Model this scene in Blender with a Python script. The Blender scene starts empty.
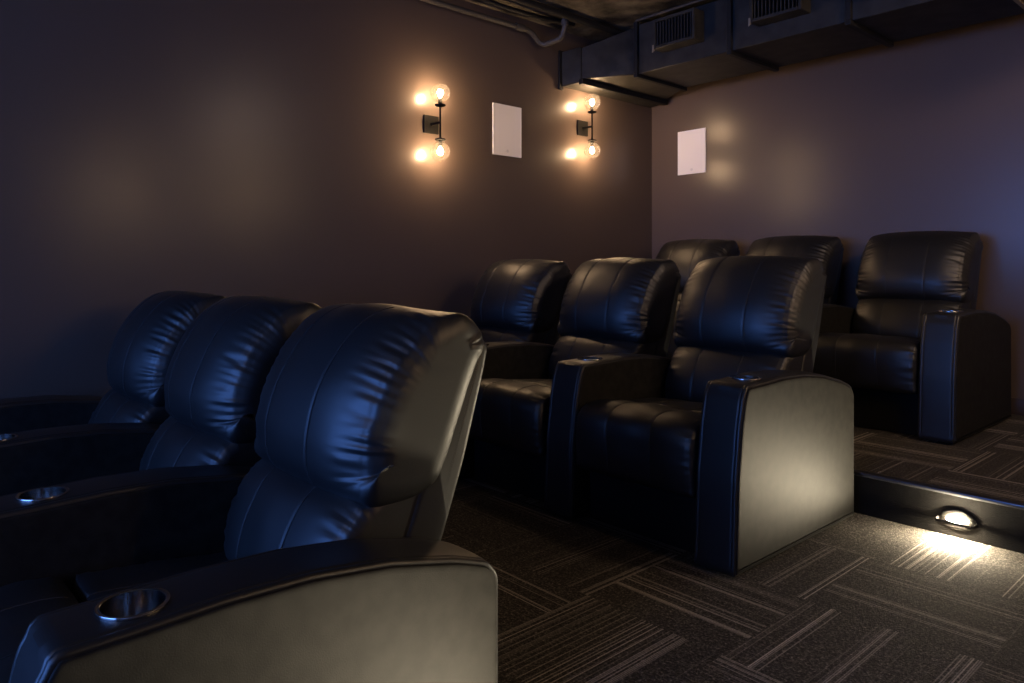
import bpy, bmesh, math, random
from mathutils import Vector, noise

random.seed(7)
scene = bpy.context.scene
COL = scene.collection
PI = math.pi

# ------------------------------------------------------------------ measures (metres)
X1, Y1, Z1 = 0.1034, 0.0, 0.0            # outer face of the right arm, back of the arms, floor of each row
X2, Y2, Z2 = 0.0, 2.0978, 0.158
X3, Y3, Z3 = 0.105, 3.9955, 0.3357
PITCH = 0.780
ARM_W = 0.176
HALF = (PITCH - ARM_W) / 2.0
XW, YB, XR, YF, ZC = -2.675, 4.20, 2.60, -5.0, 3.10
RISER2, RISER3 = 0.085, 2.18

# ------------------------------------------------------------------ materials
def new_mat(name):
    m = bpy.data.materials.new(name); m.use_nodes = True
    nt = m.node_tree; nt.nodes.clear()
    out = nt.nodes.new('ShaderNodeOutputMaterial')
    return m, nt, out

def N(nt, kind, **kw):
    n = nt.nodes.new(kind)
    for k, v in kw.items():
        if k in n.inputs.keys(): n.inputs[k].default_value = v
        else: setattr(n, k, v)
    return n

def principled(nt, out, color=(.5, .5, .5, 1), rough=.5, metal=0.0, spec=.5):
    p = nt.nodes.new('ShaderNodeBsdfPrincipled')
    p.inputs['Base Color'].default_value = color
    p.inputs['Roughness'].default_value = rough
    p.inputs['Metallic'].default_value = metal
    p.inputs['Specular IOR Level'].default_value = spec
    nt.links.new(p.outputs[0], out.inputs[0])
    return p

def mathn(nt, op, a, b=None, c=None):
    n = nt.nodes.new('ShaderNodeMath'); n.operation = op
    for i, v in enumerate((a, b, c)):
        if v is None: continue
        if isinstance(v, (int, float)): n.inputs[i].default_value = v
        else: nt.links.new(v, n.inputs[i])
    return n.outputs[0]

def add_bump(nt, p, scale, strength, dist=.002, kind='noise', detail=4):
    tc = nt.nodes.new('ShaderNodeTexCoord')
    if kind == 'noise':
        t = N(nt, 'ShaderNodeTexNoise', Scale=scale, Detail=detail); o = t.outputs['Fac']
    else:
        t = N(nt, 'ShaderNodeTexVoronoi', Scale=scale); t.feature = 'DISTANCE_TO_EDGE'; o = t.outputs['Distance']
    nt.links.new(tc.outputs['Object'], t.inputs['Vector'])
    b = N(nt, 'ShaderNodeBump', Strength=strength, Distance=dist)
    nt.links.new(o, b.inputs['Height']); nt.links.new(b.outputs[0], p.inputs['Normal'])
    return b

def var_color(nt, p, c0, c1, scale, detail=5, lo=.35, hi=.65):
    tc = nt.nodes.new('ShaderNodeTexCoord')
    t = N(nt, 'ShaderNodeTexNoise', Scale=scale, Detail=detail)
    nt.links.new(tc.outputs['Object'], t.inputs['Vector'])
    r = nt.nodes.new('ShaderNodeValToRGB')
    r.color_ramp.elements[0].position = lo; r.color_ramp.elements[0].color = c0
    r.color_ramp.elements[1].position = hi; r.color_ramp.elements[1].color = c1
    nt.links.new(t.outputs['Fac'], r.inputs[0]); nt.links.new(r.outputs[0], p.inputs['Base Color'])

def simple(name, color, rough, metal=0., spec=.5, bump=None, var=None):
    m, nt, out = new_mat(name)
    p = principled(nt, out, color, rough, metal, spec)
    if bump: add_bump(nt, p, *bump)
    if var: var_color(nt, p, *var)
    return m

M_LEATHER = simple('black_leather', (.0075, .0078, .0085, 1), .45, 0, .70, (260, .10, .002), )
M_VINYL = simple('black_vinyl', (.014, .0135, .012, 1), .62, 0, .16, (330, .22, .002), ((.0085, .0082, .0075, 1), (.0155, .015, .0135, 1), 26, 6))
M_THREAD = simple('grey_thread', (.035, .035, .038, 1), .7, 0, .2)
M_STEEL = simple('brushed_steel', (.42, .41, .40, 1), .17, 1.0, .5, (900, .05, .001))
M_BASE = simple('dark_fabric_base', (.010, .010, .010, 1), .8, 0, .2, (500, .3, .002))
M_WALL = simple('plum_brown_satin_paint', (.098, .072, .060, 1), .28, 0, .38, (90, .06, .002))
M_DUCT = simple('black_painted_sheet_metal', (.030, .031, .036, 1), .5, 0, .4, (12, .08, .01), )
M_DUCTB = simple('dusty_duct_metal', (.04, .037, .032, 1), .6, 0, .25, (14, .1, .01), ((.019, .0175, .0155, 1), (.037, .034, .029, 1), 9))
M_DARK = simple('flat_black', (.008, .008, .009, 1), .7, 0, .3)
M_HOLE = simple('unlit_duct_interior', (.003, .003, .003, 1), 1.0, 0, 0.)
M_PIPE = simple('grey_conduit', (.05, .045, .041, 1), .55, 0, .4)
M_BRONZE = simple('dark_bronze', (.010, .009, .008, 1), .75, 0, .12)
M_GRILLE = simple('white_speaker_grille', (.90, .87, .83, 1), .6, 0, .3, (700, .25, .001))
M_WHITEF = simple('white_plastic_frame', (.90, .88, .85, 1), .45)
M_BADGE = simple('grey_badge', (.74, .72, .70, 1), .4)
M_CONCRETE = simple('mottled_concrete', (.06, .055, .045, 1), .85, 0, .2, (22, .6, .02), ((.03, .026, .02, 1), (.19, .165, .12, 1), 4.2, 8, .38, .7))
M_NOSING = simple('dark_metal_nosing', (.10, .10, .11, 1), .3, .8, .5)
M_BLACKWALL = simple('black_wall_paint', (.012, .011, .012, 1), .6, 0, .3)
M_BOARD = simple('plum_brown_baseboard', (.05, .036, .033, 1), .4, 0, .4)
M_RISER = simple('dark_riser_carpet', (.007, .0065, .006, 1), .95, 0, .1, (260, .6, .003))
M_TAN = simple('tan_register_metal', (.24, .20, .14, 1), .5, 0, .4)

def carpet():
    m, nt, out = new_mat('quarter_turn_carpet_tiles')
    p = principled(nt, out, (.03, .027, .024, 1), .95, 0, .15)
    tc = nt.nodes.new('ShaderNodeTexCoord')
    sep = nt.nodes.new('ShaderNodeSeparateXYZ'); nt.links.new(tc.outputs['Object'], sep.inputs[0])
    x, y, z = sep.outputs
    # tiles of half a metre; the pattern runs up the risers with the height added to the depth
    yy = mathn(nt, 'ADD', y, z)
    tx = mathn(nt, 'DIVIDE', mathn(nt, 'SUBTRACT', x, .23), .5)
    ty = mathn(nt, 'DIVIDE', mathn(nt, 'SUBTRACT', yy, .2 + .158), .5)
    ix = mathn(nt, 'FLOOR', tx); iy = mathn(nt, 'FLOOR', ty)
    fx = mathn(nt, 'FRACT', tx); fy = mathn(nt, 'FRACT', ty)
    par = mathn(nt, 'FLOORED_MODULO', mathn(nt, 'ADD', ix, iy), 2.0)   # 1: lines run along the depth
    def mix(a, b):
        return mathn(nt, 'ADD', mathn(nt, 'MULTIPLY', a, par), mathn(nt, 'MULTIPLY', b, mathn(nt, 'SUBTRACT', 1.0, par)))
    across = mix(fx, fy); along = mix(fy, fx)
    tid = mathn(nt, 'ADD', mathn(nt, 'MULTIPLY', ix, 17.31), mathn(nt, 'MULTIPLY', iy, 7.77))
    # single lines
    q = mathn(nt, 'FLOOR', mathn(nt, 'MULTIPLY', across, 92.0))
    wn = nt.nodes.new('ShaderNodeTexWhiteNoise'); wn.noise_dimensions = '2D'
    cv = nt.nodes.new('ShaderNodeCombineXYZ'); nt.links.new(q, cv.inputs[0]); nt.links.new(tid, cv.inputs[1])
    nt.links.new(cv.outputs[0], wn.inputs['Vector'])
    # clusters of lines
    cl = N(nt, 'ShaderNodeTexNoise', Scale=3.4, Detail=1.0); cl.noise_dimensions = '2D'
    cv2 = nt.nodes.new('ShaderNodeCombineXYZ'); nt.links.new(across, cv2.inputs[0]); nt.links.new(mathn(nt, 'MULTIPLY', tid, 3.1), cv2.inputs[1])
    nt.links.new(cv2.outputs[0], cl.inputs['Vector'])
    clus = nt.nodes.new('ShaderNodeMapRange'); clus.inputs[1].default_value = .43; clus.inputs[2].default_value = .60
    nt.links.new(cl.outputs['Fac'], clus.inputs[0])
    r = nt.nodes.new('ShaderNodeValToRGB')
    r.color_ramp.elements[0].position = .58; r.color_ramp.elements[0].color = (0, 0, 0, 1)
    r.color_ramp.elements[1].position = .95; r.color_ramp.elements[1].color = (1, 1, 1, 1)
    nt.links.new(wn.outputs['Value'], r.inputs[0])
    # the gap inside each line cell keeps lines thin
    cell = mathn(nt, 'FRACT', mathn(nt, 'MULTIPLY', across, 92.0))
    thin = mathn(nt, 'LESS_THAN', mathn(nt, 'ABSOLUTE', mathn(nt, 'SUBTRACT', cell, .5)), .36)
    line = mathn(nt, 'MULTIPLY', mathn(nt, 'MULTIPLY', r.outputs[0], clus.outputs[0]), thin)
    # loop pile fleck
    fl = N(nt, 'ShaderNodeTexNoise', Scale=125.0, Detail=2.5, Roughness=.75); nt.links.new(tc.outputs['Object'], fl.inputs['Vector'])
    fl2 = N(nt, 'ShaderNodeTexVoronoi', Scale=260.0); nt.links.new(tc.outputs['Object'], fl2.inputs['Vector'])
    fleck = mathn(nt, 'POWER', mathn(nt, 'MULTIPLY', fl.outputs['Fac'], 1.75), 5.0)
    tn = nt.nodes.new('ShaderNodeTexWhiteNoise'); tn.noise_dimensions = '1D'; nt.links.new(tid, tn.inputs['W'])
    tone = mathn(nt, 'ADD', .75, mathn(nt, 'MULTIPLY', tn.outputs['Value'], .5))
    val = mathn(nt, 'MULTIPLY', mathn(nt, 'ADD', mathn(nt, 'MULTIPLY', fleck, .060), mathn(nt, 'MULTIPLY', line, .30)), tone)
    val = mathn(nt, 'ADD', val, .014)
    mc = nt.nodes.new('ShaderNodeMix'); mc.data_type = 'RGBA'; mc.blend_type = 'MULTIPLY'
    mc.inputs[0].default_value = 1.0; mc.inputs[6].default_value = (1.0, .90, .78, 1)
    nt.links.new(val, mc.inputs[7]); nt.links.new(mc.outputs[2], p.inputs['Base Color'])
    h = mathn(nt, 'ADD', mathn(nt, 'MULTIPLY', fl.outputs['Fac'], 1.0), mathn(nt, 'MULTIPLY', fl2.outputs['Distance'], .6))
    h = mathn(nt, 'ADD', h, mathn(nt, 'MULTIPLY', line, .6))
    b = N(nt, 'ShaderNodeBump', Strength=.9, Distance=.006)
    nt.links.new(h, b.inputs['Height']); nt.links.new(b.outputs[0], p.inputs['Normal'])
    return m
M_CARPET = carpet()

def emitter(name, color, strength):
    m, nt, out = new_mat(name)
    e = N(nt, 'ShaderNodeEmission', Color=(*color, 1), Strength=strength)
    nt.links.new(e.outputs[0], out.inputs[0])
    return m
SCONCE_POWER, STEP_POWER, SCREEN_POWER = 640.0, 4200.0, 9.5
M_BULB = emitter('glowing_filament_bulb', (1.0, .68, .40), SCONCE_POWER)
M_BULB_BRIGHT = emitter('brighter_filament_bulb', (1.0, .68, .40), 1000.0)
M_STEPLAMP = emitter('glowing_step_lamp', (1.0, .84, .58), STEP_POWER)
M_SCREEN = emitter('blue_lit_projection_screen', (.115, .30, 1.0), SCREEN_POWER)

def clear_glass(name, tint=(1, 1, 1)):
    m, nt, out = new_mat(name)
    tr = N(nt, 'ShaderNodeBsdfTransparent', Color=(*tint, 1))
    gl = N(nt, 'ShaderNodeBsdfGlossy', Color=(1, .95, .88, 1), Roughness=.06)
    lw = N(nt, 'ShaderNodeLayerWeight', Blend=.30)
    mr = nt.nodes.new('ShaderNodeMapRange'); mr.inputs[3].default_value = .04; mr.inputs[4].default_value = .5
    nt.links.new(lw.outputs['Facing'], mr.inputs[0])
    mx = nt.nodes.new('ShaderNodeMixShader')
    hz = N(nt, 'ShaderNodeBsdfTranslucent', Color=(1, .95, .88, 1)); m2 = nt.nodes.new('ShaderNodeMixShader'); m2.inputs[0].default_value = .010
    nt.links.new(tr.outputs[0], m2.inputs[1]); nt.links.new(hz.outputs[0], m2.inputs[2])
    nt.links.new(mr.outputs[0], mx.inputs[0]); nt.links.new(m2.outputs[0], mx.inputs[1]); nt.links.new(gl.outputs[0], mx.inputs[2])
    nt.links.new(mx.outputs[0], out.inputs[0])
    return m
M_GLASS = clear_glass('clear_globe_glass', (.97, .93, .86))

# ------------------------------------------------------------------ mesh helpers
def link(name, me, mat, parent=None, smooth=True):
    o = bpy.data.objects.new(name, me); COL.objects.link(o)
    if mat and not me.materials: me.materials.append(mat)
    if smooth:
        for p in me.polygons: p.use_smooth = True
    if parent: o.parent = parent
    return o

def mesh_from(name, v, f):
    me = bpy.data.meshes.new(name); me.from_pydata(v, [], f); me.update()
    bm = bmesh.new(); bm.from_mesh(me); bmesh.ops.recalc_face_normals(bm, faces=bm.faces); bm.to_mesh(me); bm.free()
    return me

def auto_sharp(me, deg=40):
    bm = bmesh.new(); bm.from_mesh(me)
    for e in bm.edges:
        if len(e.link_faces) == 2 and e.calc_face_angle(0) > math.radians(deg): e.smooth = False
    bm.to_mesh(me); bm.free()

class MB:
    def __init__(s): s.v, s.f = [], []
    def box(s, x0, x1, y0, y1, z0, z1):
        i = len(s.v)
        s.v += [(x, y, z) for z in (z0, z1) for y in (y0, y1) for x in (x0, x1)]
        s.f += [tuple(i + k for k in q) for q in ((0, 2, 3, 1), (4, 5, 7, 6), (0, 1, 5, 4), (1, 3, 7, 5), (3, 2, 6, 7), (2, 0, 4, 6))]
    def hexa(s, pts):   # 8 points: bottom four (ccw), top four
        i = len(s.v); s.v += [tuple(p) for p in pts]
        s.f += [tuple(i + k for k in q) for q in ((3, 2, 1, 0), (4, 5, 6, 7), (0, 1, 5, 4), (1, 2, 6, 5), (2, 3, 7, 6), (3, 0, 4, 7))]
    def tube(s, pts, r, n=12, caps=True):
        pts = [Vector(p) for p in pts]; rings = []
        up = None
        for k, p in enumerate(pts):
            t = (pts[min(k + 1, len(pts) - 1)] - pts[max(k - 1, 0)]).normalized()
            if up is None:
                up = Vector((0, 0, 1)) if abs(t.z) < .9 else Vector((1, 0, 0))
            a = t.cross(up).normalized(); b = a.cross(t).normalized(); up = b
            i = len(s.v); rings.append(i)
            for j in range(n):
                w = 2 * PI * j / n
                s.v.append(tuple(p + a * (r * math.cos(w)) + b * (r * math.sin(w))))
        for k in range(len(rings) - 1):
            for j in range(n):
                s.f.append((rings[k] + j, rings[k] + (j + 1) % n, rings[k + 1] + (j + 1) % n, rings[k + 1] + j))
        if caps:
            s.f.append(tuple(rings[0] + j for j in range(n))[::-1]); s.f.append(tuple(rings[-1] + j for j in range(n)))
    def lathe(s, prof, c=(0, 0, 0), n=40, axis='z'):
        rings = []
        for (r, h) in prof:
            i = len(s.v); rings.append(i)
            for j in range(n):
                w = 2 * PI * j / n; a, b = r * math.cos(w), r * math.sin(w)
                q = {'z': (a, b, h), 'x': (h, a, b), 'y': (a, h, b)}[axis]
                s.v.append((c[0] + q[0], c[1] + q[1], c[2] + q[2]))
        for k in range(len(rings) - 1):
            for j in range(n):
                s.f.append((rings[k] + j, rings[k] + (j + 1) % n, rings[k + 1] + (j + 1) % n, rings[k + 1] + j))
        return rings
    def build(s, name, mat, parent=None, smooth=False, bevel=0., seg=2):
        me = mesh_from(name, s.v, s.f)
        if bevel:
            bm = bmesh.new(); bm.from_mesh(me)
            es = [e for e in bm.edges if len(e.link_faces) == 2 and e.calc_face_angle(0) > .5]
            bmesh.ops.bevel(bm, geom=es, offset=bevel, segments=seg, affect='EDGES', profile=.5)
            bm.to_mesh(me); bm.free(); smooth = True
        if smooth: auto_sharp(me)
        return link(name, me, mat, parent, smooth)

def sphere(mb, c, r, nu=24, nv=14, sz=1.0):
    prof = [(max(1e-4, r * math.sin(PI * k / nv)), -r * sz * math.cos(PI * k / nv)) for k in range(nv + 1)]
    mb.lathe(prof, c, nu)

def fillet(poly, radii, step=.006):
    """rounded closed polygon in the (y, z) plane, sampled densely"""
    out = []; n = len(poly)
    for i in range(n):
        p = Vector(poly[i]); a = Vector(poly[i - 1]) - p; b = Vector(poly[(i + 1) % n]) - p
        r = radii[i] if isinstance(radii, (list, tuple)) else radii
        la, lb = a.length, b.length; a.normalize(); b.normalize()
        ang = a.angle(b)
        if r <= 0 or ang > 3.10: out.append(p); continue
        d = min(r / math.tan(ang / 2), la * .48, lb * .48)
        p0, p1 = p + a * d, p + b * d
        m = 7
        for k in range(m + 1):
            t = k / m
            out.append(p0 * (1 - t) ** 2 + p * 2 * t * (1 - t) + p1 * t * t)
    return out

def catmull(ctrl, n):
    """closed Catmull-Rom, resampled to n points of equal arc"""
    c = [Vector(p) for p in ctrl]; m = len(c); pts = []
    for i in range(m):
        p0, p1, p2, p3 = c[i - 1], c[i], c[(i + 1) % m], c[(i + 2) % m]
        for k in range(24):
            t = k / 24
            pts.append(.5 * ((2 * p1) + (p2 - p0) * t + (2 * p0 - 5 * p1 + 4 * p2 - p3) * t * t + (3 * p1 - p0 - 3 * p2 + p3) * t ** 3))
    return resample(pts, n)

def resample(pts, n):
    L = [0.]
    for i in range(len(pts)): L.append(L[-1] + (pts[(i + 1) % len(pts)] - pts[i]).length)
    out = []; j = 0
    for k in range(n):
        s = L[-1] * k / n
        while L[j + 1] < s: j += 1
        t = (s - L[j]) / max(1e-9, L[j + 1] - L[j])
        out.append(pts[j].lerp(pts[(j + 1) % len(pts)], t))
    return out

def pnormals(p):
    n = len(p); area = sum(p[i].x * p[(i + 1) % n].y - p[(i + 1) % n].x * p[i].y for i in range(n))
    s = 1 if area > 0 else -1
    return [Vector(((p[(i + 1) % n] - p[i - 1]).y, -(p[(i + 1) % n] - p[i - 1]).x)).normalized() * s for i in range(n)]

def loft(name, prof, stations, disp=None, fan=True, xdisp=None, smooth_in=0):
    """sweep a closed (y,z) profile along x.  stations: (x, inset).  disp(x, i, p, nrm) -> outward offset"""
    nr = pnormals(prof); n = len(prof); v, f = [], []
    ni = [q.copy() for q in nr]
    for _ in range(smooth_in): ni = [ni[i - 1] * .25 + ni[i] * .5 + ni[(i + 1) % n] * .25 for i in range(n)]
    for (x, ins) in stations:
        for i in range(n):
            p, q = prof[i], nr[i]
            d = disp(x, i, p, q) if disp else 0.
            v.append((x + (xdisp(x, i, p, q) if xdisp else 0.), p.x + q.x * d - ni[i].x * ins, p.y + q.y * d - ni[i].y * ins))
    m = len(stations)
    for k in range(m - 1):
        for i in range(n):
            f.append((k * n + i, k * n + (i + 1) % n, (k + 1) * n + (i + 1) % n, (k + 1) * n + i))
    for base in (0, (m - 1) * n):
        if not fan: f.append(tuple(base + i for i in range(n))); continue
        c = [sum(v[base + i][a] for i in range(n)) / n for a in range(3)]
        ci = len(v); v.append(tuple(c))
        for i in range(n): f.append((base + i, base + (i + 1) % n, ci))
    return mesh_from(name, v, f)

def edge_stations(w, r, mid, k=5):
    """x stations for a body of half width w with rounded side edges of radius r"""
    left = [(-(w - r + r * math.sin(a)), r * (1 - math.cos(a))) for a in (PI / 2 * j / k for j in range(k, -1, -1))]
    right = [(-x, i) for x, i in reversed(left)]
    xs = [-(w - r) + (2 * (w - r)) * j / mid for j in range(1, mid)]
    return left + [(x, 0.) for x in xs] + right

def smoothstep(a, b, x):
    t = max(0., min(1., (x - a) / (b - a))); return t * t * (3 - 2 * t)

# ------------------------------------------------------------------ tags
def tag(o, label, cat, group=None):
    o['label'] = label; o['category'] = cat
    if group: o['group'] = group
    return o
def empty(name, loc, rz=0.):
    o = bpy.data.objects.new(name, None); COL.objects.link(o); o.location = loc; o.rotation_euler.z = rz
    o.empty_display_size = .1
    return o
def struct(o):
    o['kind'] = 'structure'; return o
def copy_tree(o, parent=None):
    c = o.copy(); COL.objects.link(c)
    if parent: c.parent = parent
    for ch in list(o.children): copy_tree(ch, c)
    return c

# ------------------------------------------------------------------ the setting
def slab(name, x0, x1, y0, y1, z0, z1, mat, bevel=0.):
    mb = MB(); mb.box(x0, x1, y0, y1, z0, z1); return struct(mb.build(name, mat, bevel=bevel))
slab('floor', XW, XR, YF, RISER2, -.1, Z1, M_CARPET)
slab('platform', XW, XR, RISER2, RISER3, -.1, Z2, M_CARPET)
slab('platform', XW, XR, RISER3, YB, -.1, Z3, M_CARPET)
slab('wall_left', XW - .12, XW, YF - .12, YB + .12, -.1, ZC, M_WALL)
slab('wall_back', XW, XR, YB, YB + .12, -.1, ZC, M_WALL)
slab('wall_right', XR, XR + .12, YF - .12, YB + .12, -.1, ZC, M_WALL)
slab('wall_front', XW, XR, YF - .12, YF, -.1, ZC, M_BLACKWALL)
slab('ceiling', XW - .12, XR + .12, YF - .12, YB + .12, ZC, ZC + .1, M_CONCRETE)
slab('baseboard_back', XW, XR, YB - .014, YB, Z3, Z3 + .10, M_BOARD, .004)
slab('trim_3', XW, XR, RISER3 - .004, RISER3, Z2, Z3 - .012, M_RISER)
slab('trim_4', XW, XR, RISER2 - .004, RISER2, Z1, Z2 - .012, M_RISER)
# rounded carpet-metal nosings on the two steps
slab('trim_1', XW, XR, RISER2 - .012, RISER2 + .030, Z2 - .012, Z2 + .004, M_NOSING, .003)
slab('trim_2', XW, XR, RISER3 - .012, RISER3 + .030, Z3 - .012, Z3 + .004, M_NOSING, .003)

# ------------------------------------------------------------------ the recliners
SEAM = .108

def seam_stations(w, mid, extra=()):
    xs = set()
    for j in range(mid + 1): xs.add(round(-w + 2 * w * j / mid, 5))
    for s in (-SEAM, SEAM):
        for d in (-.016, -.010, -.006, -.003, 0, .003, .006, .010, .016): xs.add(round(s + d, 5))
    return sorted(xs)

def cushion(name, ctrl, w, n, crown, front_w, seed, gather=.0, gathers_at=(.15, .28), wave=.034, seam_depth=.0016,
            edge_r=.020, side=.030, puff=.003, mid=56, dome=0.):
    """an upholstered cushion: crowned across its width, three stitched panels, gathers along both sides"""
    prof = catmull(ctrl, n); nr = pnormals(prof)
    arc = [0.]
    for i in range(1, n): arc.append(arc[-1] + (prof[i] - prof[i - 1]).length)
    wt = [front_w(p, q) for p, q in zip(prof, nr)]
    # smooth the weights round the loop
    for _ in range(6): wt = [(wt[i - 1] + wt[i] * 2 + wt[(i + 1) % n]) / 4 for i in range(n)]
    inner = w - edge_r
    st = [(x, 0.) for x in sorted(set(seam_stations(inner, mid)) | {round(q * (inner - e), 5) for q in (-1, 1) for e in (.012, .008, .005, .0025)})]
    k = 5
    m_ = 16 if dome else 9
    r = [(inner + (edge_r + dome) * math.sin(a), (side + (.030 if dome else 0.)) * (1 - math.cos(a))) for a in (PI / 2 * j / m_ for j in range(1, m_ + 1))]
    stations = [(-x, i) for x, i in reversed(r)] + st + r
    def xdisp(x, i, p, q):
        ax = abs(x)
        if ax <= inner + .004 or not dome: return 0.
        k_ = smoothstep(inner + .002, inner + .022, ax); sx = 1 if x > 0 else -1
        a = math.atan2(p.y - 1.055, p.x - .115); rr = math.hypot(p.y - 1.055, p.x - .115)
        fold = math.sin(a * 13 + 2.5 * noise.noise(Vector((p.x * 9, p.y * 9, seed)))) * .0045 * math.exp(-rr / .13)
        return sx * k_ * (fold + .004 * noise.noise(Vector((p.x * 11, p.y * 11, seed + sx))))
    def disp(x, i, p, q):
        ax = abs(x); d = -crown * wt[i] * (min(ax, w) / w) ** 3.0
        # soft fullness of each panel
        d += puff * wt[i] * (math.cos(PI * min(1, ax / SEAM)) * .5 + .5 if ax < SEAM else math.sin(PI * min(1., (ax - SEAM) / (w - SEAM))))
        for s in (-SEAM, SEAM):
            d -= seam_depth * wt[i] * math.exp(-((x - s) / .0045) ** 2)
        sx = 1 if x > 0 else -1
        if gather and wt[i] > .05:
            g = smoothstep(gathers_at[0], gathers_at[1], ax)
            s = arc[i]; ph = noise.noise(Vector((s * 9, sx * 3.1 + seed, 0))) * 3.2
            fan = (ax - .1) * 9 * noise.noise(Vector((s * 5, seed * 1.7, sx * 2.)))
            amp = .55 + .9 * abs(noise.noise(Vector((s * 14, seed + 5, sx))))
            rid = .45 * math.sin(2 * PI * s / wave + ph + fan) + 1.5 * noise.noise(Vector((s * 46 + fan, ax * 10, seed + sx))) + .8 * noise.noise(Vector((s * 95 + fan, ax * 16, seed - sx)))
            reach = smoothstep(gathers_at[0] + .05 * noise.noise(Vector((s * 22, seed, sx * 4.))), gathers_at[1], ax)
            d += gather * amp * rid * reach * g * wt[i]
            # tuck where the face is sewn to the side gusset
            d -= .0016 * wt[i] * math.exp(-((ax - inner) / .006) ** 2)
        # slow unevenness of stuffed leather
        d += .0035 * noise.noise(Vector((x * 7 + seed, p.x * 8, p.y * 8)))
        return d
    me = loft(name, prof, stations, disp, False, xdisp, 45)
    # stitch threads
    ths = []
    for s in (-SEAM, SEAM):
        run = []; th = MB(); ths.append(th)
        for i in list(range(n)) + [0]:
            if wt[i] > .45:
                d = disp(s + .005, i, prof[i], nr[i]) + .0008
                run.append((s + .005, prof[i].x + nr[i].x * d, prof[i].y + nr[i].y * d))
            elif run:
                if len(run) > 3: th.tube(run, .0011, 5)
                run = []
        if len(run) > 3: th.tube(run, .0011, 5)
    return me, ths

HEAD = [(-.235, .690), (-.282, .728), (-.292, .80), (-.282, .865), (-.258, .935), (-.226, .995), (-.182, 1.055), (-.125, 1.103), (-.055, 1.128),
        (.025, 1.122), (.085, 1.088), (.112, 1.035), (.085, .975), (.040, .87), (-.005, .76), (-.05, .70), (-.14, .682)]
LUMB = [(-.300, .40), (-.352, .425), (-.368, .49), (-.357, .56), (-.328, .63), (-.285, .69), (-.215, .725), (-.11, .735), (-.05, .69), (-.09, .58), (-.14, .47), (-.21, .40)]
SEAT = [(-.702, .478), (-.690, .502), (-.62, .497), (-.50, .487), (-.38, .470), (-.29, .455), (-.26, .42), (-.28, .37), (-.40, .345), (-.58, .345), (-.68, .36), (-.705, .42)]
LEGR = [(-.712, .470), (-.728, .502), (-.79, .517), (-.865, .516), (-.920, .496), (-.950, .452), (-.956, .38), (-.950, .30), (-.938, .248), (-.908, .232), (-.875, .262), (-.862, .34), (-.83, .39), (-.76, .41), (-.715, .43)]
ARM = [(-.949, 0.012), (-.934, .335), (-.911, .513), (-.888, .614), (-.864, .657), (-.766, .659), (-.607, .665), (-.45, .661), (-.283, .641), (-.12, .603), (-.030, .572), (.0, .535), (.0, .012)]
ARM_R = [.006, 0.2, .2, .1, .018, .2, .3, .3, .3, .2, .05, .04, .006]

def fw_front(p, q):      # how much a point belongs to the face that shows
    return max(0., min(1., (-q.x * 1.0 + q.y * .30 + .1)))
def fw_top(p, q):
    return max(0., min(1., (-q.x * .8 + q.y * 1.0)))

def arm_meshes():
    prof = resample(fillet(ARM, ARM_R), 200)
    def disp(x, i, p, q):    # a seam 18 mm in from each side panel, and a slightly crowned top
        d = 0.
        if p.y > .05:
            for s in (-1, 1): d -= .0022 * math.exp(-((x - s * (ARM_W / 2 - .021)) / .0026) ** 2)
            if q.y > .5: d += .006 * (1 - (x / (ARM_W / 2)) ** 2)
        return d
    w = ARM_W / 2 - .005
    st = edge_stations(w, .008, 24, 4)
    st = sorted(set([(round(x, 5), i) for x, i in st] + [(s * (w - .016 + d), 0.) for s in (-1, 1) for d in (-.005, -.0025, 0, .0025, .005)]))
    body = loft('armrest', prof, st, disp)
    # the hole for the cup
    cut = MB(); cut.lathe([(.0001, .55), (.0505, .55), (.0505, .75), (.0001, .75)], (0, -.736, 0), 48)
    cm = mesh_from('cut', cut.v, cut.f)
    a = bpy.data.objects.new('a', body); b = bpy.data.objects.new('b', cm); COL.objects.link(a); COL.objects.link(b)
    md = a.modifiers.new('b', 'BOOLEAN'); md.operation = 'DIFFERENCE'; md.object = b; md.solver = 'EXACT'
    dg = bpy.context.evaluated_depsgraph_get()
    body2 = bpy.data.meshes.new_from_object(a.evaluated_get(dg)); body2.name = 'armrest'
    bpy.data.objects.remove(a); bpy.data.objects.remove(b)
    body2.materials.clear(); body2.materials.append(M_LEATHER)
    auto_sharp(body2, 38)
    # side panel: a padded board let into the side, its edge showing as a welt
    pr = resample(fillet(ARM, ARM_R), 160)
    stp = [(-.004, .010), (.002, .009), (.0035, .0095), (.0052, .012), (.0060, .016), (.0064, .024)]
    pan = loft('side_panel', pr, stp, None, False)
    welt = MB(); nr = pnormals(pr)
    path = [(0.003, p.x - q.x * .007, p.y - q.y * .007) for p, q in zip(pr, nr) if p.y > .03 or q.x != 0]
    pan2 = pan
    # cup
    cup = MB()
    cup.lathe([(.0001, .596), (.040, .596), (.0455, .600), (.0475, .607), (.0490, .668), (.0500, .6675), (.0530, .6695), (.0565, .6690), (.0575, .6665), (.0565, .662), (.0495, .660), (.0480, .610), (.0001, .594)], (0, -.736, 0), 56)
    cupm = mesh_from('cup_holder', cup.v, cup.f); auto_sharp(cupm, 60)
    return body2, pan2, cupm

ARM_ME, PANEL_ME, CUP_ME = arm_meshes()

def make_arm(parent, x):
    a = link('armrest', ARM_ME, M_LEATHER, parent); a.location.x = x
    for s in (1, -1):
        p = link('side_panel', PANEL_ME, M_VINYL, a)
        p.location.x = s * (ARM_W / 2 - .0064)
        if s < 0: p.rotation_euler = (0, 0, 0); p.scale.x = -1
    link('cup_holder', CUP_ME, M_STEEL, a)
    return a

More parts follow.
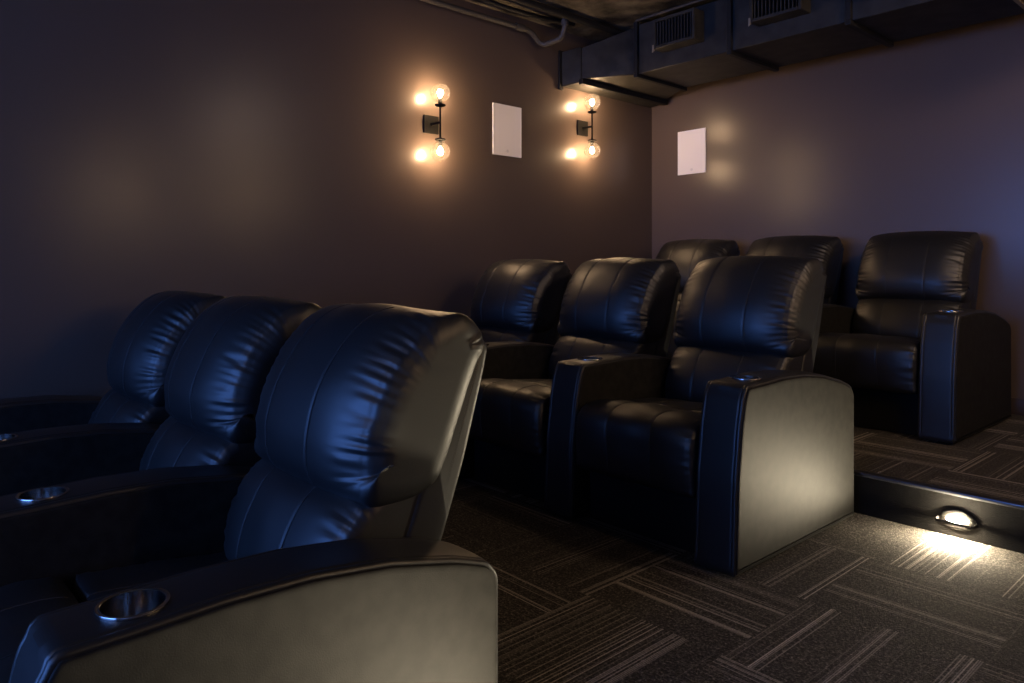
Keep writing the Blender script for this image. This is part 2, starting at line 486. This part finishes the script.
def back_frame_mesh():
    poly = [(-.17, .10), (-.10, .10), (-.085, .30), (-.045, .52), (-.018, .575), (.047, .752), (.112, .97), (.127, 1.035), (.105, 1.065), (.06, 1.04), (-.010, .87), (-.10, .70), (-.17, .52), (-.20, .30)]
    pr = resample(fillet(poly, [.01, .03, .1, .1, .1, .2, .1, .03, .03, .05, .2, .2, .1, .1]), 110)
    return loft('back_frame', pr, edge_stations(HALF - .004, .018, 10, 5), lambda x, i, p, q: -.012 * max(0, q.y) * (abs(x) / HALF) ** 4)
BACK_ME = back_frame_mesh()
b = MB(); b.box(-HALF + .012, HALF - .012, -.845, -.09, 0.004, .35)
BASE_ME = mesh_from('base', b.v, b.f)

VAR = []
for seed in (1.3, 4.7, 8.1):
    VAR.append(dict(
        head=cushion('headrest', HEAD, HALF - .002, 190, .070, fw_front, seed, gather=.0044, gathers_at=(.15, .275), wave=.030, dome=.012),
        lumb=cushion('lower_back_cushion', LUMB, HALF - .008, 130, .045, fw_front, seed + 2, gather=.0040, gathers_at=(.15, .275), wave=.034),
        seat=cushion('seat_cushion', SEAT, HALF - .006, 120, .020, fw_top, seed + 3, gather=.002, gathers_at=(.2, .28), wave=.05, puff=.005),
        legr=cushion('leg_rest', LEGR, HALF - .006, 130, .020, fw_top, seed + 4, gather=.003, gathers_at=(.18, .28), wave=.045, puff=.006)))
for V in VAR:
    for k in list(V): V[k] = (V[k][0], [mesh_from('stitching', t.v, t.f) for t in V[k][1]])

def make_recliner(loc, var, first_left_arm, label, group):
    r = empty('recliner', loc)
    tag(r, label, 'recliner', group)
    V = VAR[var]
    for key, nm in (('head', 'headrest'), ('lumb', 'lower_back_cushion'), ('seat', 'seat_cushion'), ('legr', 'leg_rest')):
        o = link(nm, V[key][0], M_LEATHER, r)
        for t in V[key][1]: link('stitching', t, M_THREAD, o)
    link('back_frame', BACK_ME, M_LEATHER, r)
    link('base', BASE_ME, M_BASE, r, False)
    make_arm(r, HALF + ARM_W / 2)
    if first_left_arm: make_arm(r, -HALF - ARM_W / 2)
    return r

ROWS = [
    (X1, Y1, Z1, 'front row of recliners',
     ['black leather recliner nearest the camera, largest in view, right end of the front row',
      'black recliner in the middle of the front row, its cup holder at the left edge',
      'black recliner at the wall end of the front row, farthest left headrest in the photo'], (0, 1, 2), 1.025, 1.0, (0, 0, 0)),
    (X2, Y2, Z2, 'middle row of recliners',
     ['black recliner in the middle row whose side panel is lit by the step light',
      'middle black recliner of the middle row, left of the lit side panel',
      'black recliner next to the left wall in the middle row, below the wall speaker'], (2, 0, 1), 0.985, 1.0, (0, .02, .055)),
    (X3, Y3, Z3, 'rear row of recliners',
     ['black recliner farthest right in the photo, at the right end of the rear row',
      'black recliner in the middle of the rear row, half hidden behind the middle row headrest',
      'black recliner in the corner of the rear row, only its headrest top showing'], (1, 2, 0), 1.03, 1.04, (0, .05, .06)),
]
for (x, y, z, grp, labels, vs, sx, sy, shift) in ROWS:
    for k in range(3):
        r = make_recliner((x - (ARM_W + HALF + PITCH * k) * sx, y, z), vs[k], k == 2, labels[k], grp)
        r.scale = (sx, sy, 1)
        if shift[k]:
            r.location.x -= shift[k]
            for a in r.children:
                if a.name.startswith('armrest') and a.location.x > 0: a.location.x += (shift[k] - shift[k - 1]) / sx

# ------------------------------------------------------------------ wall sconces with two clear globes
def make_sconce(bulb_mat):
    """local frame: wall plane is x = 0, room towards +x"""
    r = empty('wall_sconce', (0, 0, 0))
    d, h = .112, .193
    mb = MB(); mb.box(0, .016, -.060, .060, -.060, .060); mb.build('backplate', M_BRONZE, r, bevel=.004)
    mb = MB(); mb.tube([(.012, 0, 0), (d, 0, 0)], .008, 12); mb.lathe([(.0001, .030), (.010, .030), (.012, .02), (.012, .014), (.0001, .014)], (0, 0, 0), 16, 'x')
    mb.build('mounting_arm', M_BRONZE, r, True)
    mb = MB(); mb.tube([(d, 0, -.102), (d, 0, .102)], .0065, 12); mb.build('stem', M_BRONZE, r, True)
    for s in (1, -1):
        mb = MB()
        mb.lathe([(.0001, .0), (.007, 0), (.011, .006), (.032, .010), (.036, .014), (.036, .019), (.020, .020), (.013, .022), (.013, .062), (.0001, .062)], (0, 0, 0), 28)
        c = mb.build('globe_holder', M_BRONZE, r, True); c.location = (d, 0, s * .098); c.rotation_euler.x = 0 if s > 0 else PI
        mb = MB(); R = .067; a0 = .30
        pr = [(R * math.sin(a0 + (PI - a0) * k / 22), -R * math.cos(a0 + (PI - a0) * k / 22)) for k in range(22)] + [(.0001, R)]
        mb.lathe(pr, (0, 0, 0), 40)
        g = mb.build('glass_globe', M_GLASS, r, True); g.location = (d, 0, s * h); g.rotation_euler.x = 0 if s > 0 else PI
        mb = MB(); mb.lathe([(.0001, -.022), (.006, -.021), (.008, -.012), (.0165, .004), (.019, .014), (.0165, .025), (.008, .032), (.0001, .034)], (0, 0, 0), 24)
        bl = mb.build('bulb', bulb_mat, r, True); bl.location = (d, 0, s * (h - .010)); bl.rotation_euler.x = 0 if s > 0 else PI
    return r
sc0 = make_sconce(M_BULB); sc_right = None
sc0.location = (XW, 1.786, 2.194)
tag(sc0, 'two-globe bronze wall sconce on the left wall, left of the white speaker', 'wall lamp', 'wall sconces')
sc1 = copy_tree(sc0); sc1.location = (XW, 3.28, 2.3615)
tag(sc1, 'two-globe bronze wall sconce near the room corner, below the air duct', 'wall lamp', 'wall sconces')
for yy, zz, lab in ((1.12, 2.10, 'two-globe bronze wall sconce on the right wall, nearer the screen'), (2.62, 2.22, 'two-globe bronze wall sconce on the right wall, level with the middle row')):
    sc2 = sc_right = make_sconce(M_BULB_BRIGHT) if sc_right is None else copy_tree(sc_right)
    sc2.location = (XR, yy, zz); sc2.rotation_euler.z = PI
    tag(sc2, lab, 'wall lamp', 'wall sconces')

# ------------------------------------------------------------------ in-wall speakers
def make_speaker(w, h):
    """front faces +x, centred"""
    r = empty('wall_speaker', (0, 0, 0))
    mb = MB()
    t, f, d = .009, .010, .0075
    mb.box(0, t, -w / 2, -w / 2 + f, -h / 2, h / 2); mb.box(0, t, w / 2 - f, w / 2, -h / 2, h / 2)
    mb.box(0, t, -w / 2 + f, w / 2 - f, -h / 2, -h / 2 + f); mb.box(0, t, -w / 2 + f, w / 2 - f, h / 2 - f, h / 2)
    mb.build('frame', M_WHITEF, r)
    mb = MB(); mb.box(0.001, d, -w / 2 + f, w / 2 - f, -h / 2 + f, h / 2 - f); mb.build('grille', M_GRILLE, r)
    mb = MB(); mb.lathe([(.0001, 0.0), (.012, 0), (.0115, .0015), (.0001, .002)], (d, 0, -h / 2 + .035), 24, 'x')
    mb.build('badge', M_BADGE, r, True)
    return r
sp = make_speaker(.276, .372); sp.location = (XW, 2.472, 2.240)
tag(sp, 'white rectangular speaker grille set in the left wall between the two sconces', 'speaker', 'wall speakers')
sp2 = copy_tree(sp); sp2.location = (-2.255, YB, 2.219); sp2.rotation_euler.z = -PI / 2
tag(sp2, 'white rectangular speaker grille on the back wall beside the corner', 'speaker', 'wall speakers')

# ------------------------------------------------------------------ air duct under the ceiling along the back wall
duct = empty('air_duct', (0, 0, 0))
tag(duct, 'black sheet metal air duct with vents running under the ceiling along the back wall', 'air duct')
dY0, dY1, dZ0, dZ1 = 3.29, 3.90, 2.690, 3.060
seams = [-2.12, -1.33, -.54, .25, 1.04, 1.83, XR]
for a, b_ in zip(seams[:-1], seams[1:]):
    mb = MB(); mb.box(a + .001, b_ - .001, dY0, dY1, dZ0, dZ1); mb.build('duct_section', M_DUCTB, duct, bevel=.004, seg=1)
for s in seams[:-1]:
    mb = MB(); mb.box(s - .018, s + .018, dY0 - .022, dY1 + .01, dZ0 - .026, dZ0 + .004)
    mb.box(s - .018, s + .018, dY0 - .022, dY0 + .004, dZ0 + .004, dZ1 + .02)
    mb.build('flange', M_DARK, duct, bevel=.003, seg=1)
mb = MB()
mb.hexa([(-2.50, 3.09, 2.695), (-2.122, 3.29, 2.69), (-2.122, 3.90, 2.69), (-2.50, 4.16, 2.695),
         (-2.50, 3.09, 2.935), (-2.122, 3.29, 3.05), (-2.122, 3.90, 3.05), (-2.50, 4.16, 2.935)])
mb.build('reducer', M_DUCTB, duct, bevel=.004, seg=1)
mb = MB()
mb.hexa([(-2.664, 3.03, 2.655), (-2.504, 3.085, 2.672), (-2.504, 4.16, 2.672), (-2.664, 4.16, 2.655),
         (-2.664, 3.03, 2.925), (-2.504, 3.085, 2.945), (-2.504, 4.16, 2.945), (-2.664, 4.16, 2.925)])
mb.build('end_box', M_DUCTB, duct, bevel=.004, seg=1)
mb = MB(); mb.box(-2.515, -2.475, 3.07, 4.16, 2.650, 2.692); mb.build('angle_bracket', M_DARK, duct, bevel=.003, seg=1)
mb = MB(); mb.box(-2.672, -2.655, 3.005, 3.05, 2.63, 2.935); mb.build('end_flange', M_DARK, duct, bevel=.003, seg=1)

def vent(x0, x1, z0, z1):
    mb = MB(); y0, y1, t = 3.17, 3.292, .022
    mb.box(x0, x0 + t, y0, y1, z0, z1); mb.box(x1 - t, x1, y0, y1, z0, z1)
    mb.box(x0 + t, x1 - t, y0, y1, z0, z0 + t); mb.box(x0 + t, x1 - t, y0, y1, z1 - t, z1)
    v = mb.build('vent_box', M_DUCTB, duct, bevel=.003, seg=1)
    mb = MB(); mb.box(x0 + t, x1 - t, y0 + .100, y0 + .104, z0 + t, z1 - t); mb.build('vent_backing', M_HOLE, v)
    mb = MB(); n = 12
    for k in range(n):
        xx = x0 + t + (x1 - x0 - 2 * t) * (k + .5) / n
        mb.box(xx - .002, xx + .002, y0 + .006, y0 + .036, z0 + t, z1 - t)
    mb.build('louvre', M_DUCT, v)
    mb = MB(); mb.hexa([(x0 - .004, y0 - .004, z0 - .022), (x0 + .012, y0 - .004, z0 - .012), (x0 + .012, y0 + .004, z0 - .012), (x0 - .004, y0 + .004, z0 - .022),
                        (x0 - .003, y0 - .004, z0 + .03), (x0 + .008, y0 - .004, z0 + .03), (x0 + .008, y0 + .004, z0 + .03), (x0 - .003, y0 + .004, z0 + .03)])
    mb.build('bent_tab', M_TAN, v)
for x0 in (-1.883, -1.123, -.34, .44):
    vent(x0, x0 + .348, 2.800, 3.012)

# ------------------------------------------------------------------ pipes and beam beside the left wall
def pipe(pts, r, mat, label, couplings=()):
    # round the corners
    P = [Vector(p) for p in pts]; out = [P[0]]
    for i in range(1, len(P) - 1):
        a = (P[i - 1] - P[i]); b2 = (P[i + 1] - P[i]); d = min(3.2 * r, a.length * .45, b2.length * .45)
        p0, p1 = P[i] + a.normalized() * d, P[i] + b2.normalized() * d
        for k in range(7):
            t = k / 6; out.append(p0 * (1 - t) ** 2 + P[i] * 2 * t * (1 - t) + p1 * t * t)
    out.append(P[-1])
    mb = MB(); mb.tube(out, r, 14)
    o = mb.build('conduit_pipe', mat, None, True)
    tag(o, label, 'pipe', 'pipes under the ceiling')
    for c0, c1 in couplings:
        m2 = MB(); m2.tube([c0, c1], r * 1.35, 14); m2.build('coupling', mat, o, True)
    return o
pipe([(-2.61, YF, 3.006), (-2.61, 2.66, 3.000), (-2.61, 2.76, 2.905), (-2.44, 2.80, 2.932), (-2.40, 2.80, 3.0), (-2.40, 2.80, ZC)], .020, M_PIPE,
     'grey metal conduit along the top of the left wall ending in a bent elbow', [((-2.61, 2.50, 3.0006), (-2.61, 2.58, 3.0002)), ((-2.40, 2.80, 3.02), (-2.40, 2.80, 3.06))])
pipe([(-2.49, YF, 3.072), (-2.49, 1.9, 3.072), (-2.47, 2.3, 3.045), (-2.50, 2.70, 3.07), (-2.50, 3.0, ZC)], .017, M_DARK, 'black cable conduit sagging beside the grey conduit on the left wall')
pipe([(-2.33, YF, 3.062), (-2.33, 3.55, 3.062)], .026, M_DARK, 'thick black pipe running under the concrete ceiling toward the air duct')
pipe([(-2.10, 3.258, 3.082), (XR - .01, 3.258, 3.082)], .011, M_PIPE, 'thin conduit lying along the top front edge of the air duct')

# ------------------------------------------------------------------ hanging register at the right edge
reg = empty('air_register', (.272, 3.30, 2.600))
tag(reg, 'tan air register hung under the air duct at the top right edge', 'air vent')
mb = MB(); W_, D_, H_, t_ = .36, .27, .088, .024
mb.box(0, t_, 0, D_, 0, H_); mb.box(W_ - t_, W_, 0, D_, 0, H_); mb.box(t_, W_ - t_, 0, t_, 0, H_); mb.box(t_, W_ - t_, D_ - t_, D_, 0, H_)
mb.build('register_frame', M_TAN, reg, bevel=.002, seg=1)
for k in range(9):
    x = t_ + (W_ - 2 * t_) * (k + .5) / 9
    mb = MB(); mb.hexa([(x - .012, t_, .006), (x - .009, t_, .006), (x - .009, D_ - t_, .006), (x - .012, D_ - t_, .006),
                        (x + .008, t_, .040), (x + .011, t_, .040), (x + .011, D_ - t_, .040), (x + .008, D_ - t_, .040)])
    mb.build('slat', M_TAN, reg)

# ------------------------------------------------------------------ step lights in the two risers
def make_step_light():
    """local frame: riser face is y = 0, light thrown towards -y"""
    r = empty('step_light', (0, 0, 0))
    w = .066
    mb = MB(); mb.lathe([(.0001, -.006), (.060, -.006), (.066, -.003), (.066, 0.), (.0001, 0.)], (0, 0, 0), 40, 'y')
    for v_i in range(len(mb.v)): x, y, z = mb.v[v_i]; mb.v[v_i] = (x, y, z * .62)
    mb.build('wall_plate', M_BRONZE, r, True)
    mb = MB()      # hoop off the plate; its front bar is added to cut the floor light
    y1, xe = -.052, .070
    path = [(-xe, -.004, 0), (-xe, y1 + .014, 0), (-xe + .004, y1 + .005, 0), (-xe + .013, y1, 0), (xe - .013, y1, 0), (xe - .004, y1 + .005, 0), (xe, y1 + .014, 0), (xe, -.004, 0)]
    hh, tt = .006, .003
    for (xa, ya, _), (xb, yb, _) in zip(path[:-1], path[1:]):
        d = Vector((xb - xa, yb - ya)).normalized(); n_ = Vector((-d.y, d.x)) * tt
        mb.hexa([(xa, ya, -hh - .004), (xb, yb, -hh - .004), (xb + n_.x, yb + n_.y, -hh - .004), (xa + n_.x, ya + n_.y, -hh - .004),
                 (xa, ya, hh - .004), (xb, yb, hh - .004), (xb + n_.x, yb + n_.y, hh - .004), (xa + n_.x, ya + n_.y, hh - .004)])
    mb.build('hoop_cutoff_bar', M_BRONZE, r)
    mb = MB()      # domed lens, everything in front of the plate
    mb.lathe([(1.0 * math.cos(a), -.0062 - .014 * math.sin(a)) for a in (PI / 2 * k / 10 for k in range(10))] + [(.0001, -.0202)], (0, 0, 0), 36, 'y')
    mb.v = [(x * .040, y, z * .0105) for x, y, z in mb.v]
    mb.build('lamp', M_STEPLAMP, r, True)
    return r
sl = make_step_light(); sl.location = (.367, RISER3 - .004, .229)
tag(sl, 'lit step light in the riser below the rear row platform', 'step light', 'step lights')
sl2 = copy_tree(sl); sl2.location = (.47, RISER2 - .004, .072)
tag(sl2, 'lit step light in the riser behind the front row, beside the nearest recliner', 'step light', 'step lights')

# ------------------------------------------------------------------ projection screen on the front wall
scr = empty('projection_screen', (-.25, YF, 1.70))
tag(scr, 'wide projection screen glowing blue on the front wall', 'screen')
mb = MB(); mb.box(-2.00, 2.00, .012, .020, -.93, .93); mb.build('screen_surface', M_SCREEN, scr)
mb = MB()
mb.box(-2.07, 2.07, 0, .03, .93, 1.0); mb.box(-2.07, 2.07, 0, .03, -1.0, -.93); mb.box(-2.07, -2.00, 0, .03, -.93, .93); mb.box(2.00, 2.07, 0, .03, -.93, .93)
mb.build('screen_frame', M_DARK, scr)

# ------------------------------------------------------------------ unseen fill lights added to lift the walls and seats
def area(name, loc, rot, size, power, color):
    l = bpy.data.lights.new(name, 'AREA'); l.shape = 'DISK'; l.size = size; l.energy = power; l.color = color
    o = bpy.data.objects.new(name, l); COL.objects.link(o); o.location = loc; o.rotation_euler = rot
    return o
area('aisle_fill_light', (1.75, 2.2, ZC - .10), Vector((-.55, .75, -.45)).to_track_quat('-Z', 'Y').to_euler(), .5, 26., (1.0, .72, .54))  # added fill without a fixture, aimed at the back wall
area('front_fill_light', (.6, -3.2, ZC - .06), (0, 0, 0), .6, 9., (1.0, .78, .55))  # added warm fill for the seat and arm fronts, no fixture

# ------------------------------------------------------------------ camera, world, view
cam = bpy.data.cameras.new('camera'); co = bpy.data.objects.new('camera', cam); COL.objects.link(co)
F_PX, YAW, PY = 729.9006, .8403, 268.7549
cam.sensor_width = 36.0; cam.sensor_fit = 'HORIZONTAL'
cam.lens = F_PX / 1024 * 36.0
cam.shift_y = (PY - 341.5) / 1024
cam.clip_start = .02
co.location = (1.3451, -1.0784, 1.2264)
co.rotation_euler = (PI / 2, 0, YAW)
scene.camera = co

w = bpy.data.worlds.new('world'); scene.world = w; w.use_nodes = True
w.node_tree.nodes['Background'].inputs[0].default_value = (.02, .02, .03, 1)
w.node_tree.nodes['Background'].inputs[1].default_value = .05

vs = scene.view_settings
scene.display_settings.display_device = 'sRGB'
vs.view_transform = 'Standard'; vs.look = 'None'; vs.gamma = 1.0; vs.use_curve_mapping = False
vs.exposure = 0.0
cy = scene.cycles
cy.use_denoising = True
cy.max_bounces = 8; cy.diffuse_bounces = 4; cy.glossy_bounces = 4; cy.transparent_max_bounces = 12
cy.caustics_reflective = True; cy.caustics_refractive = False
cy.blur_glossy = .3
cy.sample_clamp_indirect = 6.0
